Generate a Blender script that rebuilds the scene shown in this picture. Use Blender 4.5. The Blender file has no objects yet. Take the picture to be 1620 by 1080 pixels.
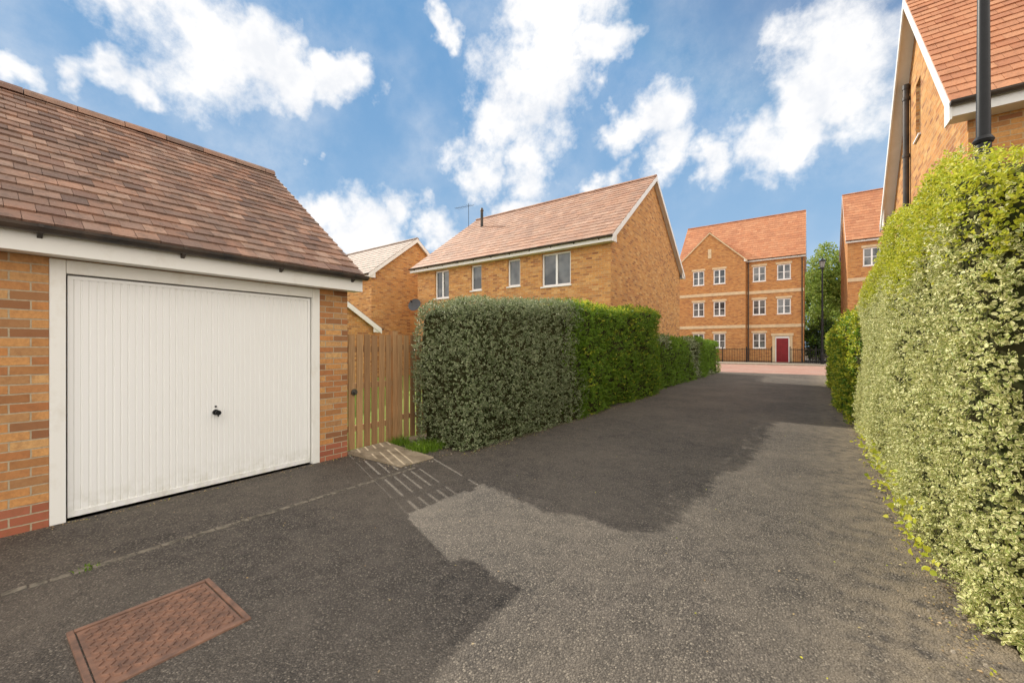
import bpy, bmesh, math, random
import numpy as np
from mathutils import Vector
random.seed(4); RNG=np.random.default_rng(11)
scene=bpy.context.scene
COL=scene.collection
# ------------------------------------------------------------------ node helpers
def nd(nt,typ,props=None,ins=None):
    n=nt.nodes.new(typ)
    for k,v in (props or {}).items(): setattr(n,k,v)
    for k,v in (ins or {}).items():
        s=n.inputs[k]
        if isinstance(v,bpy.types.NodeSocket): nt.links.new(v,s)
        else: s.default_value=v
    return n
def math_(nt,op,a,b=0.0,c=None,clamp=False):
    n=nt.nodes.new('ShaderNodeMath'); n.operation=op; n.use_clamp=clamp
    for i,v in enumerate([a,b]+([c] if c is not None else [])):
        if isinstance(v,bpy.types.NodeSocket): nt.links.new(v,n.inputs[i])
        else: n.inputs[i].default_value=v
    return n.outputs[0]
def c4(c): return (c[0],c[1],c[2],1.0)
def mix(nt,f,a,b,mode='MIX'):
    n=nt.nodes.new('ShaderNodeMixRGB'); n.blend_type=mode
    for k,v in (('Fac',f),('Color1',a),('Color2',b)):
        if isinstance(v,bpy.types.NodeSocket): nt.links.new(v,n.inputs[k])
        else: n.inputs[k].default_value=(v if k=='Fac' else c4(v))
    return n.outputs[0]
def ramp(nt,f,stops,interp='LINEAR'):
    n=nt.nodes.new('ShaderNodeValToRGB'); n.color_ramp.interpolation=interp
    e=n.color_ramp.elements
    while len(e)<len(stops): e.new(0.5)
    for i,(p,c) in enumerate(stops):
        e[i].position=p; e[i].color=c4(c) if not isinstance(c,(int,float)) else (c,c,c,1)
    nt.links.new(f,n.inputs[0]); return n.outputs[0]
def mapr(nt,v,a,b,c=0.0,d=1.0,smooth=False):
    n=nt.nodes.new('ShaderNodeMapRange'); n.interpolation_type='SMOOTHSTEP' if smooth else 'LINEAR'
    nt.links.new(v,n.inputs[0])
    for i,x in enumerate((a,b,c,d)): n.inputs[i+1].default_value=x
    return n.outputs[0]
def noise(nt,vec,scale,detail=4,rough=0.55):
    n=nd(nt,'ShaderNodeTexNoise',{}, {'Scale':scale,'Detail':detail,'Roughness':rough})
    if vec is not None: nt.links.new(vec,n.inputs['Vector'])
    return n
def newmat(name,rough=0.7,spec=0.3,metal=0.0):
    m=bpy.data.materials.new(name); m.use_nodes=True
    nt=m.node_tree; b=nt.nodes['Principled BSDF']
    b.inputs['Roughness'].default_value=rough
    b.inputs['Specular IOR Level'].default_value=spec
    b.inputs['Metallic'].default_value=metal
    return m,nt,b
def geo(nt): return nt.nodes.new('ShaderNodeNewGeometry')
def bump(nt,b,h,strength,dist):
    n=nd(nt,'ShaderNodeBump',{}, {'Strength':strength,'Distance':dist,'Height':h})
    nt.links.new(n.outputs[0],b.inputs['Normal'])
# ------------------------------------------------------------------ materials
def mat_simple(name,col,rough=0.6,spec=0.3,metal=0.0,var=0.15,scale=6.0,col2=None):
    m,nt,b=newmat(name,rough,spec,metal)
    g=geo(nt); n=noise(nt,g.outputs['Position'],scale,4,0.6)
    c2=col2 or tuple(x*(1-var*2) for x in col)
    f=mapr(nt,n.outputs[0],0.35,0.68)
    nt.links.new(mix(nt,f,col,c2),b.inputs['Base Color'])
    n2=noise(nt,g.outputs['Position'],scale*12,2)
    bump(nt,b,n2.outputs[0],0.15,0.004)
    return m
def mat_brick(name,cols,mortar,redbase=False):
    m,nt,b=newmat(name,0.85,0.2)
    g=geo(nt); P=g.outputs['Position']
    sp=nd(nt,'ShaderNodeSeparateXYZ',{}, {0:P}); sn=nd(nt,'ShaderNodeSeparateXYZ',{}, {0:g.outputs['True Normal']})
    f=math_(nt,'GREATER_THAN',math_(nt,'ABSOLUTE',sn.outputs[0]),0.5)
    a=math_(nt,'ADD',math_(nt,'MULTIPLY',sp.outputs[1],f),math_(nt,'MULTIPLY',sp.outputs[0],math_(nt,'SUBTRACT',1.0,f)))
    v=nd(nt,'ShaderNodeCombineXYZ',{}, {0:a,1:sp.outputs[2],2:0.0}).outputs[0]
    wob=noise(nt,P,14,2); 
    v2=nd(nt,'ShaderNodeVectorMath',{'operation':'MULTIPLY_ADD'},{0:wob.outputs['Color'],1:(0.008,0.008,0),2:v}).outputs[0]
    br=nd(nt,'ShaderNodeTexBrick',{'offset':0.5},{'Vector':v2,'Scale':1.0,'Mortar Size':0.006,'Mortar Smooth':0.25,'Bias':0.0,'Brick Width':0.225,'Row Height':0.075,'Color1':(0,0,0,1),'Color2':(1,1,1,1),'Mortar':(0.5,0.5,0.5,1)})
    col=ramp(nt,br.outputs['Color'],[(i/(len(cols)-1),c) for i,c in enumerate(cols)])
    if redbase:
        red=ramp(nt,br.outputs['Color'],[(0,(.40,.12,.07)),(.5,(.48,.17,.10)),(1,(.34,.10,.06))])
        col=mix(nt,math_(nt,'LESS_THAN',sp.outputs[2],0.228),col,red)
    n1=noise(nt,P,1.1,4,0.6); n2=noise(nt,P,45,4,0.7); n4=noise(nt,P,13,3,0.6)
    col=mix(nt,mapr(nt,n2.outputs[0],0.4,0.75,0,0.5),col,(.33,.14,.055),'MIX')
    col=mix(nt,mapr(nt,n4.outputs[0],0.5,0.75,0,0.45),col,(.27,.12,.055),'MIX')
    col=mix(nt,mapr(nt,n1.outputs[0],0.45,0.75,0.0,0.25),col,(.30,.15,.07),'MIX')
    mo=mix(nt,mapr(nt,n2.outputs[0],0.3,0.7),mortar,tuple(x*0.7 for x in mortar))
    col=mix(nt,br.outputs['Fac'],col,mo)
    nt.links.new(col,b.inputs['Base Color'])
    h=math_(nt,'ADD',math_(nt,'MULTIPLY',br.outputs['Fac'],-1.0),math_(nt,'MULTIPLY',n2.outputs[0],0.5))
    bump(nt,b,h,0.6,0.006)
    return m
BR=[(.64,.29,.085),(.74,.40,.14),(.50,.20,.07),(.76,.45,.18),(.32,.13,.06),(.70,.36,.115),(.56,.255,.08)]
brick_garage=mat_brick('brick_garage',[(.62,.27,.09),(.72,.38,.14),(.46,.18,.07),(.70,.41,.17),(.28,.12,.06),(.65,.32,.11)],(.54,.43,.29),True)
brick_house=mat_brick('brick_house',BR,(.60,.43,.24))
brick_far=mat_brick('brick_apartment',[(.58,.245,.075),(.64,.31,.10),(.46,.185,.06),(.68,.36,.13),(.34,.125,.05),(.60,.27,.085)],(.52,.35,.19))
def mat_tile(name,cols,grime,gr=0.55,patch=1.1):
    m,nt,b=newmat(name,0.8,0.3)
    g=geo(nt); P=g.outputs['Position']
    col=ramp(nt,g.outputs['Random Per Island'],[(i/(len(cols)-1),c) for i,c in enumerate(cols)])
    n1=noise(nt,P,2.2,5,0.65); n2=noise(nt,P,38,4,0.7); n0=noise(nt,P,patch*5,4,.7)
    col=mix(nt,mapr(nt,n1.outputs[0],0.42,0.68,0,gr),col,grime)
    col=mix(nt,mapr(nt,n0.outputs[0],0.5,0.7,0,gr*.9),col,tuple(x*0.55 for x in grime))
    col=mix(nt,mapr(nt,n2.outputs[0],0.5,0.75,0,0.6),col,tuple(x*0.45 for x in cols[0]))
    n3=noise(nt,P,90,2,0.6)
    col=mix(nt,mapr(nt,n3.outputs[0],0.62,0.72,0,0.5),col,(.46,.40,.31))
    nt.links.new(col,b.inputs['Base Color'])
    bump(nt,b,n2.outputs[0],0.35,0.006)
    return m
tile_garage=mat_tile('tile_garage',[(.33,.18,.12),(.45,.26,.175),(.23,.135,.10),(.50,.33,.24),(.36,.20,.13),(.16,.105,.085),(.40,.25,.18)],(.22,.155,.12),.75)
tile_house=mat_tile('tile_house',[(.42,.225,.145),(.49,.28,.185),(.36,.205,.145),(.54,.34,.24)],(.33,.23,.17),0.5)
tile_orange=mat_tile('tile_orange',[(.52,.21,.10),(.58,.26,.13),(.45,.18,.09),(.62,.30,.155)],(.40,.19,.105),0.4)
tile_grey=mat_tile('tile_grey',[(.38,.29,.24),(.44,.34,.28),(.34,.26,.22)],(.28,.24,.20),0.4)
white=mat_simple('white_paint',(.87,.855,.82),0.45,0.4,0,0.06,3.0,(.79,.77,.72))
white_up=mat_simple('white_upvc',(.87,.86,.84),0.35,0.5,0,0.03,3.0)
black=mat_simple('black_paint',(.012,.012,.013),0.45,0.3,0,0.2,10)
blackp=mat_simple('black_plastic',(.03,.028,.027),0.5,0.4,0,0.2,4,(.10,.07,.05))
stone=mat_simple('stone_trim',(.70,.54,.34),0.8,0.2,0,0.10,3)
concrete=mat_simple('concrete',(.42,.37,.30),0.9,0.15,0,0.25,9,(.24,.20,.15))
reddoor=mat_simple('red_door',(.24,.010,.016),0.35,0.4,0,0.1,3)
rust=mat_simple('rust_iron',(.29,.155,.10),0.6,0.4,0.0,0.25,14,(.15,.088,.064))
lichenk=mat_simple('edging_stone',(.26,.225,.175),0.9,0.15,0,0.3,22,(.09,.08,.065))
bark=mat_simple('bark',(.10,.075,.05),0.9,0.1,0,0.3,8)
def mat_glass():
    m,nt,b=newmat('window_glass',0.04,0.8)
    g=geo(nt); n=noise(nt,g.outputs['Position'],1.3,2)
    nt.links.new(mix(nt,mapr(nt,n.outputs[0],0.42,0.62),(.02,.025,.03),(.15,.155,.155)),b.inputs['Base Color'])
    return m
glass=mat_glass()
def mat_door():
    m,nt,b=newmat('garage_door_paint',0.38,0.45)
    g=geo(nt); P=g.outputs['Position']; z=nd(nt,'ShaderNodeSeparateXYZ',{}, {0:P}).outputs[2]
    n=noise(nt,P,2.5,6,0.65); n2=noise(nt,P,9,6,0.7)
    low=mapr(nt,z,0.0,0.36,1,0,True)
    f=math_(nt,'MULTIPLY',low,mapr(nt,n2.outputs[0],0.42,0.72),clamp=True)
    col=mix(nt,mapr(nt,n.outputs[0],0.45,0.8,0,0.12),(.92,.91,.88),(.84,.81,.75))
    col=mix(nt,math_(nt,'MULTIPLY',f,0.5),col,(.50,.47,.33))
    nt.links.new(col,b.inputs['Base Color']); return m
doorm=mat_door()
def mat_framedirty():
    m,nt,b=newmat('weathered_white_timber',0.6,0.3)
    g=geo(nt); P=g.outputs['Position']
    st=nd(nt,'ShaderNodeVectorMath',{'operation':'MULTIPLY'},{0:P,1:(4,2,1.5)}).outputs[0]
    n=noise(nt,st,2.2,7,0.7)
    col=mix(nt,mapr(nt,n.outputs[0],0.52,0.8,0,0.42),(.90,.88,.82),(.62,.54,.41))
    nt.links.new(col,b.inputs['Base Color']); return m
timber=mat_framedirty()
def mat_asphalt():
    m,nt,b=newmat('asphalt',0.78,0.32)
    g=geo(nt); P=g.outputs['Position']; x=nd(nt,'ShaderNodeSeparateXYZ',{}, {0:P}).outputs[0]
    v=nd(nt,'ShaderNodeTexVoronoi',{}, {'Vector':P,'Scale':105.0,'Randomness':1.0})
    stonec=nd(nt,'ShaderNodeSeparateColor',{}, {0:v.outputs['Color']}).outputs[0]
    base=ramp(nt,stonec,[(0,(.050,.043,.037)),(.5,(.102,.087,.072)),(.88,(.185,.158,.127)),(1,(.36,.31,.245))])
    n1=noise(nt,P,0.7,5,0.6); n2=noise(nt,P,6,5,0.65); n3=noise(nt,P,260,2,0.5); n5=noise(nt,P,28,4,.7)
    edge=mapr(nt,v.outputs['Distance'],0.35,0.7,0,0.75)
    base=mix(nt,edge,base,(.026,.023,.020))
    base=mix(nt,mapr(nt,n5.outputs[0],0.52,0.72,0,0.5),base,(.042,.037,.032))
    base=mix(nt,mapr(nt,n2.outputs[0],0.4,0.72,0,0.4),base,(.19,.16,.13))
    dust=mapr(nt,n1.outputs[0],0.40,0.72,0,0.42)
    base=mix(nt,dust,base,(.21,.175,.135))
    ed=math_(nt,'MULTIPLY',mapr(nt,x,-0.2,0.75,0,0.8,True),mapr(nt,n2.outputs[0],0.36,0.6),clamp=True)
    base=mix(nt,ed,base,(.27,.215,.145))
    nt.links.new(base,b.inputs['Base Color'])
    h=math_(nt,'ADD',math_(nt,'MULTIPLY',v.outputs['Distance'],-1.0),math_(nt,'ADD',math_(nt,'MULTIPLY',n3.outputs[0],0.4),math_(nt,'MULTIPLY',n5.outputs[0],1.2)))
    bump(nt,b,h,0.9,0.008)
    return m
asphalt=mat_asphalt()
def mat_ground(name,c1,c2,c3,s=9):
    m,nt,b=newmat(name,0.95,0.1)
    P=geo(nt).outputs['Position']
    n=noise(nt,P,s,6,0.7); n2=noise(nt,P,0.8,4)
    col=ramp(nt,n.outputs[0],[(0.3,c1),(0.5,c2),(0.7,c3)])
    col=mix(nt,mapr(nt,n2.outputs[0],0.35,0.65,0,0.4),col,c1)
    nt.links.new(col,b.inputs['Base Color'])
    n3=noise(nt,P,70,4,0.7); bump(nt,b,n3.outputs[0],0.8,0.02)
    return m
soil=mat_ground('soil',(.07,.05,.033),(.14,.10,.065),(.22,.17,.11))
grassm=mat_ground('lawn_grass',(.12,.20,.03),(.22,.30,.06),(.34,.38,.10),30)
def mat_paving():
    m,nt,b=newmat('red_block_paving',0.85,0.2)
    P=geo(nt).outputs['Position']
    br=nd(nt,'ShaderNodeTexBrick',{},{'Vector':P,'Scale':1.0,'Mortar Size':0.006,'Brick Width':0.2,'Row Height':0.1,'Color1':(.34,.17,.13,1),'Color2':(.44,.26,.20,1),'Mortar':(.18,.14,.12,1)})
    n=noise(nt,P,0.6,5)
    nt.links.new(mix(nt,mapr(nt,n.outputs[0],0.4,0.7,0,0.5),br.outputs['Color'],(.38,.30,.25)),b.inputs['Base Color']); return m
paving=mat_paving()
def mat_wood():
    m,nt,b=newmat('fence_wood',0.8,0.15)
    g=geo(nt); P=g.outputs['Position']
    st=nd(nt,'ShaderNodeVectorMath',{'operation':'MULTIPLY'},{0:P,1:(30,30,1.6)}).outputs[0]
    n=noise(nt,st,1.5,5,0.65)
    r=ramp(nt,g.outputs['Random Per Island'],[(0,(.40,.22,.10)),(.5,(.52,.31,.15)),(1,(.33,.185,.09))])
    nt.links.new(mix(nt,mapr(nt,n.outputs[0],0.42,0.7,0,0.7),r,(.22,.12,.06)),b.inputs['Base Color'])
    bump(nt,b,n.outputs[0],0.3,0.003); return m
wood=mat_wood()
def mat_leaf(name,greens,edgecol=None,edgeamt=0.0,trans=0.3,spec=0.3,eth=.42):
    m,nt,b=newmat(name,0.45,spec)
    g=geo(nt); col=ramp(nt,g.outputs['Random Per Island'],[(i/(len(greens)-1),c) for i,c in enumerate(greens)])
    n=noise(nt,g.outputs['Position'],2.4,3)
    col=mix(nt,mapr(nt,n.outputs[0],0.35,0.65,0,0.5),col,greens[1])
    if edgecol:
        uv=nt.nodes.new('ShaderNodeUVMap'); ux=nd(nt,'ShaderNodeSeparateXYZ',{}, {0:uv.outputs[0]}).outputs[0]
        rr=math_(nt,'FRACT',math_(nt,'MULTIPLY',g.outputs['Random Per Island'],17.3))
        th=math_(nt,'ADD',ux,math_(nt,'MULTIPLY',math_(nt,'SUBTRACT',rr,0.5),0.7))
        f=math_(nt,'MULTIPLY',mapr(nt,th,eth,eth+.2,0,1,True),edgeamt)
        col=mix(nt,f,col,edgecol)
    nt.links.new(col,b.inputs['Base Color'])
    t=nd(nt,'ShaderNodeBsdfTranslucent',{}, {'Color':col})
    ms=nd(nt,'ShaderNodeMixShader',{}, {0:trans,1:b.outputs[0],2:t.outputs[0]})
    nt.links.new(ms.outputs[0],nt.nodes['Material Output'].inputs['Surface'])
    return m
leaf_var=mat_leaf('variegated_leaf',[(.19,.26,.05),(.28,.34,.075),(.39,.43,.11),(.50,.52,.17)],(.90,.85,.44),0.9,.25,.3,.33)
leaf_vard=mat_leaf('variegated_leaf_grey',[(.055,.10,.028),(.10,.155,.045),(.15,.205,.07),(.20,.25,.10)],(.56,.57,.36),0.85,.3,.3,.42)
leaf_green=mat_leaf('privet_leaf',[(.08,.17,.014),(.155,.28,.022),(.26,.39,.035),(.11,.20,.017)],None,0,0.4)
leaf_gold=mat_leaf('golden_leaf',[(.36,.44,.03),(.56,.58,.05),(.72,.66,.08),(.27,.36,.025)],None,0,0.4)
leaf_tree=mat_leaf('tree_leaf',[(.18,.28,.05),(.30,.40,.08),(.42,.48,.12),(.20,.30,.05)],None,0,0.45)
leaf_dark=mat_leaf('evergreen_leaf',[(.03,.06,.02),(.05,.09,.03),(.08,.13,.045)],None,0,0.2)
leaf_dead=mat_leaf('dead_leaf',[(.34,.23,.12),(.46,.33,.18),(.22,.14,.07),(.40,.36,.15)],None,0,0.1)
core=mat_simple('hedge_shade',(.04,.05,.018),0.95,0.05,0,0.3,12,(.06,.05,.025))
# ------------------------------------------------------------------ object helpers
ORG={}
def meta(o,label=None,category=None,kind=None,group=None):
    if label: o['label']=label
    if category: o['category']=category
    if kind: o['kind']=kind
    if group: o['group']=group
def thing(name,loc,label,category,group=None):
    e=bpy.data.objects.new(name,None); e.location=loc; e.empty_display_size=0.2
    COL.objects.link(e); ORG[e.name]=Vector(loc); meta(e,label,category,None,group); return e
def attach(o,parent,org):
    COL.objects.link(o)
    if parent is not None:
        o.parent=parent; o.location=org-ORG[parent.name]
    else: o.location=org
    ORG[o.name]=org
class MB:
    def __init__(s): s.v=[]; s.f=[]
    def quad(s,*p):
        i=len(s.v); s.v+= [tuple(q) for q in p]; s.f.append(tuple(range(i,i+len(p))))
    def hexa(s,b,t):
        i=len(s.v); s.v+=[tuple(q) for q in b]+[tuple(q) for q in t]
        n=len(b); s.f.append(tuple(range(i+n-1,i-1,-1))); s.f.append(tuple(range(i+n,i+2*n)))
        for k in range(n): s.f.append((i+k,i+(k+1)%n,i+n+(k+1)%n,i+n+k))
    def box(s,x0,x1,y0,y1,z0,z1):
        x0,x1=sorted((x0,x1)); y0,y1=sorted((y0,y1)); z0,z1=sorted((z0,z1))
        s.hexa([(x0,y0,z0),(x1,y0,z0),(x1,y1,z0),(x0,y1,z0)],[(x0,y0,z1),(x1,y0,z1),(x1,y1,z1),(x0,y1,z1)])
    def boxm(s,f,a0,a1,o0,o1,z0,z1):
        p=f(a0,o0,z0); q=f(a1,o1,z1); s.box(p[0],q[0],p[1],q[1],p[2],q[2])
    def cyl(s,p0,p1,r0,r1=None,n=12):
        r1=r0 if r1 is None else r1
        p0=Vector(p0);p1=Vector(p1); d=(p1-p0).normalized()
        a=d.orthogonal().normalized(); b=d.cross(a)
        B=[p0+(a*math.cos(t)+b*math.sin(t))*r0 for t in [2*math.pi*k/n for k in range(n)]]
        T=[p1+(a*math.cos(t)+b*math.sin(t))*r1 for t in [2*math.pi*k/n for k in range(n)]]
        s.hexa(B,T)
    def build(s,name,mat,parent=None,org=None,smooth=False,recalc=True,bevel=0):
        me=bpy.data.meshes.new(name)
        if org is None:
            org=ORG[parent.name] if parent is not None else Vector((0,0,0))
        org=Vector(org)
        me.from_pydata([(x-org.x,y-org.y,z-org.z) for x,y,z in s.v],[],s.f)
        if recalc:
            bm=bmesh.new(); bm.from_mesh(me); bmesh.ops.recalc_face_normals(bm,faces=bm.faces); bm.to_mesh(me); bm.free()
        for m in (mat if isinstance(mat,(list,tuple)) else [mat]): me.materials.append(m)
        o=bpy.data.objects.new(name,me); attach(o,parent,org)
        if smooth:
            for p in me.polygons: p.use_smooth=True
            try: me.set_sharp_from_angle(angle=math.radians(40))
            except Exception: pass
        if bevel:
            b=o.modifiers.new('bevel','BEVEL'); b.width=bevel; b.segments=2; b.limit_method='ANGLE'
        return o
# ------------------------------------------------------------------ building
def tiles(mb,W,u0,u1,ve,ze,vr,zr,e,tw,th=0.02,stag=True):
    L=math.hypot(vr-ve,zr-ze); n=max(1,round(L/e)); 
    sv=(vr-ve)/L; sz=(zr-ze)/L
    nv=-sz*(1 if sv>0 else -1); nz=abs(sv)
    def P(u,s,h): return W(u,ve+sv*s+nv*h,ze+sz*s+nz*h)
    for i in range(n):
        s0=i*L/n-(0.02 if i==0 else 0); s1=(i+1)*L/n+0.015
        off=(tw/2 if (i%2 and stag) else 0); u=u0-off
        while u<u1-1e-4:
            a=max(u,u0)+0.0018; b=min(u+tw,u1)-0.0018
            if b-a>0.01:
                j=random.uniform(-.004,.005); j2=j+random.uniform(-.003,.003); k=random.uniform(-.005,.004)
                A=[P(a,s0+k,0.0),P(b,s0+k,0.0),P(b,s1,-0.01),P(a,s1,-0.01)]
                T=[P(a,s0+k,th+j),P(b,s0+k,th+j2),P(b,s1,0.004),P(a,s1,0.004)]
                mb.hexa(A,T)
            u+=tw
def window(parent,f,a0,a1,z0,z1,mull=1,transom=None,sill=True,back=0.07,frame=0.062):
    c=f((a0+a1)/2,0,z0); org=Vector(c)
    mb=MB(); d0,d1=-back-0.06,-back
    mb.boxm(f,a0,a0+frame,d0,d1,z0,z1); mb.boxm(f,a1-frame,a1,d0,d1,z0,z1)
    mb.boxm(f,a0+frame,a1-frame,d0,d1,z0,z0+frame); mb.boxm(f,a0+frame,a1-frame,d0,d1,z1-frame,z1)
    for k in range(1,mull+1):
        m=a0+(a1-a0)*k/(mull+1); mb.boxm(f,m-frame*.6,m+frame*.6,d0,d1+0.004,z0+frame,z1-frame)
    if transom:
        t=z0+(z1-z0)*transom
        edges=[a0+frame]+[a0+(a1-a0)*k/(mull+1) for k in range(1,mull+1)]+[a1-frame]
        for k in range(len(edges)-1):
            l=edges[k]+(frame*.6 if k else 0); r=edges[k+1]-(frame*.6 if k<len(edges)-2 else 0)
            mb.boxm(f,l,r,d0,d1,t-.02,t+.02)
    w=mb.build('window',white_up,parent,org)
    g=MB(); g.quad(f(a0+.02,d0+.025,z0+.02),f(a1-.02,d0+.025,z0+.02),f(a1-.02,d0+.025,z1-.02),f(a0+.02,d0+.025,z1-.02)); g.build('pane',glass,w,org)
    if sill:
        s=MB(); s.boxm(f,a0-.04,a1+.04,-back+0.002,.04,z0-.045,z0-.003); s.build('sill',white_up,w,org)
    return w
def reveals(mb,f,o,depth=.12):
    b0,b1,c0,c1=o[:4]
    mb.quad(f(b0,0,c0),f(b0,-depth,c0),f(b0,-depth,c1),f(b0,0,c1)); mb.quad(f(b1,0,c0),f(b1,-depth,c0),f(b1,-depth,c1),f(b1,0,c1))
    mb.quad(f(b0,0,c1),f(b1,0,c1),f(b1,-depth,c1),f(b0,-depth,c1)); mb.quad(f(b0,0,c0),f(b1,0,c0),f(b1,-depth,c0),f(b0,-depth,c0))
def wallpanel(mb,f,a0,a1,z0,z1,ops):
    A=sorted({a0,a1,*[o[0] for o in ops],*[o[1] for o in ops]}); Z=sorted({z0,z1,*[o[2] for o in ops],*[o[3] for o in ops]})
    for i in range(len(A)-1):
        for j in range(len(Z)-1):
            ca=(A[i]+A[i+1])/2; cz=(Z[j]+Z[j+1])/2
            if any(o[0]<ca<o[1] and o[2]<cz<o[3] for o in ops): continue
            mb.quad(f(A[i],0,Z[j]),f(A[i+1],0,Z[j]),f(A[i+1],0,Z[j+1]),f(A[i],0,Z[j+1]))
    for o in ops: reveals(mb,f,o)
def gable_house(parent,axis,u0,u1,v0,v1,ze,zr,ov=.25,vo=.12,fh=.2,brick=None,tile=None,ops=None,e=.3,tw=.3,zb=0.0,barge=True,bmat=None,fmat=None,gut=True,bh=.2,sides=('v0','v1','u0','u1'),th=.02,back=True):
    ops=ops or {}; fmat=fmat or white; bmat=bmat or white
    W=(lambda u,v,z:(u,v,z)) if axis=='x' else (lambda u,v,z:(v,u,z))
    F={'v0':lambda a,o,z:W(a,v0-o,z),'v1':lambda a,o,z:W(a,v1+o,z),'u0':lambda a,o,z:W(u0-o,a,z),'u1':lambda a,o,z:W(u1+o,a,z)}
    vm=(v0+v1)/2; sl=(zr-ze)/(vm-v0+ov)
    zed=ze+ov*sl-.06; zt=lambda v: zed+(zr-.07-zed)*(1-abs(v-vm)/(vm-v0))
    mb=MB()
    for s in sides:
        a,b=(u0,u1) if s[0]=='v' else (v0,v1)
        so=ops.get(s,[]); lo=[o for o in so if o[3]<=ze]; hi=[o for o in so if o[3]>ze]
        wallpanel(mb,F[s],a,b,zb,ze,lo)
        if s[0]=='u':
            f=F[s]; A=sorted({v0,v1,vm,*[o[0] for o in hi],*[o[1] for o in hi]})
            for i in range(len(A)-1):
                p,q=A[i],A[i+1]; h=[o for o in hi if o[0]-1e-6<=p and q<=o[1]+1e-6]
                if h:
                    h=h[0]; mb.quad(f(p,0,ze),f(q,0,ze),f(q,0,h[2]),f(p,0,h[2])); mb.quad(f(p,0,h[3]),f(q,0,h[3]),f(q,0,zt(q)),f(p,0,zt(p)))
                else: mb.quad(f(p,0,ze),f(q,0,ze),f(q,0,zt(q)),f(p,0,zt(p)))
            for o in hi: reveals(mb,f,o)
    mb.build('wall',brick,parent,recalc=False)
    for s in ops:
        for o in ops[s]:
            if o[4]=='w': window(parent,F[s],*o[:4],**(o[5] if len(o)>5 else {}))
    r=MB(); U0,U1=u0-vo,u1+vo
    for sgn,ve in ((1,v0-ov),(-1,v1+ov)):
        t=.045
        r.hexa([W(U0,ve,ze-t),W(U1,ve,ze-t),W(U1,vm,zr-t),W(U0,vm,zr-t)],[W(U0,ve,ze-.004),W(U1,ve,ze-.004),W(U1,vm,zr-.004),W(U0,vm,zr-.004)])
        tiles(r,W,U0-.02,U1+.02,ve,ze,vm,zr,e,tw,th)
    r.build('roof',tile,parent)
    rt=MB(); u=U0-.02
    while u<U1:
        q=min(u+.44,U1+.02); n=7; hh=random.uniform(0,.008)
        pr=[(vm+.12*math.cos(math.pi*k/(n-1)),zr-.045+hh+.105*math.sin(math.pi*k/(n-1))) for k in range(n)]
        rt.hexa([W(u,a,b) for a,b in pr],[W(q-.008,a,b) for a,b in pr]); u+=.44
    rt.build('ridge_tiles',tile,parent)
    for sgn,ve,vw in ((1,v0-ov,v0),(-1,v1+ov,v1)):
        fa=MB(); gu=MB()
        top=ze-.05
        fa.hexa([W(U0,ve,ze-fh),W(U1,ve,ze-fh),W(U1,ve+sgn*.03,ze-fh),W(U0,ve+sgn*.03,ze-fh)],[W(U0,ve,top),W(U1,ve,top),W(U1,ve+sgn*.03,top),W(U0,ve+sgn*.03,top)])
        zs=ze-fh+.012
        fa.hexa([W(U0,ve+sgn*.031,zs-.008),W(U1,ve+sgn*.031,zs-.008),W(U1,vw-sgn*.003,zs-.008),W(U0,vw-sgn*.003,zs-.008)],[W(U0,ve+sgn*.031,zs),W(U1,ve+sgn*.031,zs),W(U1,vw-sgn*.003,zs),W(U0,vw-sgn*.003,zs)])
        for uu,u2 in ((U0,U0+.02),(U1-.02,U1)):
            vin=ve+sgn*(ov+(.12 if barge else 0))
            fa.hexa([W(uu,ve+sgn*.031,zs+.001),W(u2,ve+sgn*.031,zs+.001),W(u2,vin,zs+.001),W(uu,vin,zs+.001)],[W(uu,ve+sgn*.031,top),W(u2,ve+sgn*.031,top),W(u2,vin,top+abs(vin-ve)*sl*.98),W(uu,vin,top+abs(vin-ve)*sl*.98)])
        fa.build('fascia',fmat,parent)
        if gut:
            n=9; R=.056; cv=ve-sgn*(R+.004); cz=ze-.03
            o=[(cv+R*math.cos(math.pi*k/(n-1)),cz-R*math.sin(math.pi*k/(n-1))) for k in range(n)]
            i=[(cv+(R-.006)*math.cos(math.pi*k/(n-1)),cz-(R-.006)*math.sin(math.pi*k/(n-1))) for k in range(n)]
            for k in range(n-1):
                for q in (o,i): gu.quad(W(U0-.03,*q[k]),W(U1+.03,*q[k]),W(U1+.03,*q[k+1]),W(U0-.03,*q[k+1]))
            for U in (U0-.03,U1+.03): gu.quad(*[W(U,*q) for q in o])
            u=U0+.25
            while u<U1:
                gu.hexa([W(u,ve-sgn*.002,ze-.12),W(u+.03,ve-sgn*.002,ze-.12),W(u+.03,cv-sgn*(R+.004),ze-.05),W(u,cv-sgn*(R+.004),ze-.05)],[W(u,ve-sgn*.002,ze-.03),W(u+.03,ve-sgn*.002,ze-.03),W(u+.03,cv-sgn*(R+.006),ze-.028),W(u,cv-sgn*(R+.006),ze-.028)]); u+=.9
            gu.build('gutter',blackp,parent)
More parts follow.
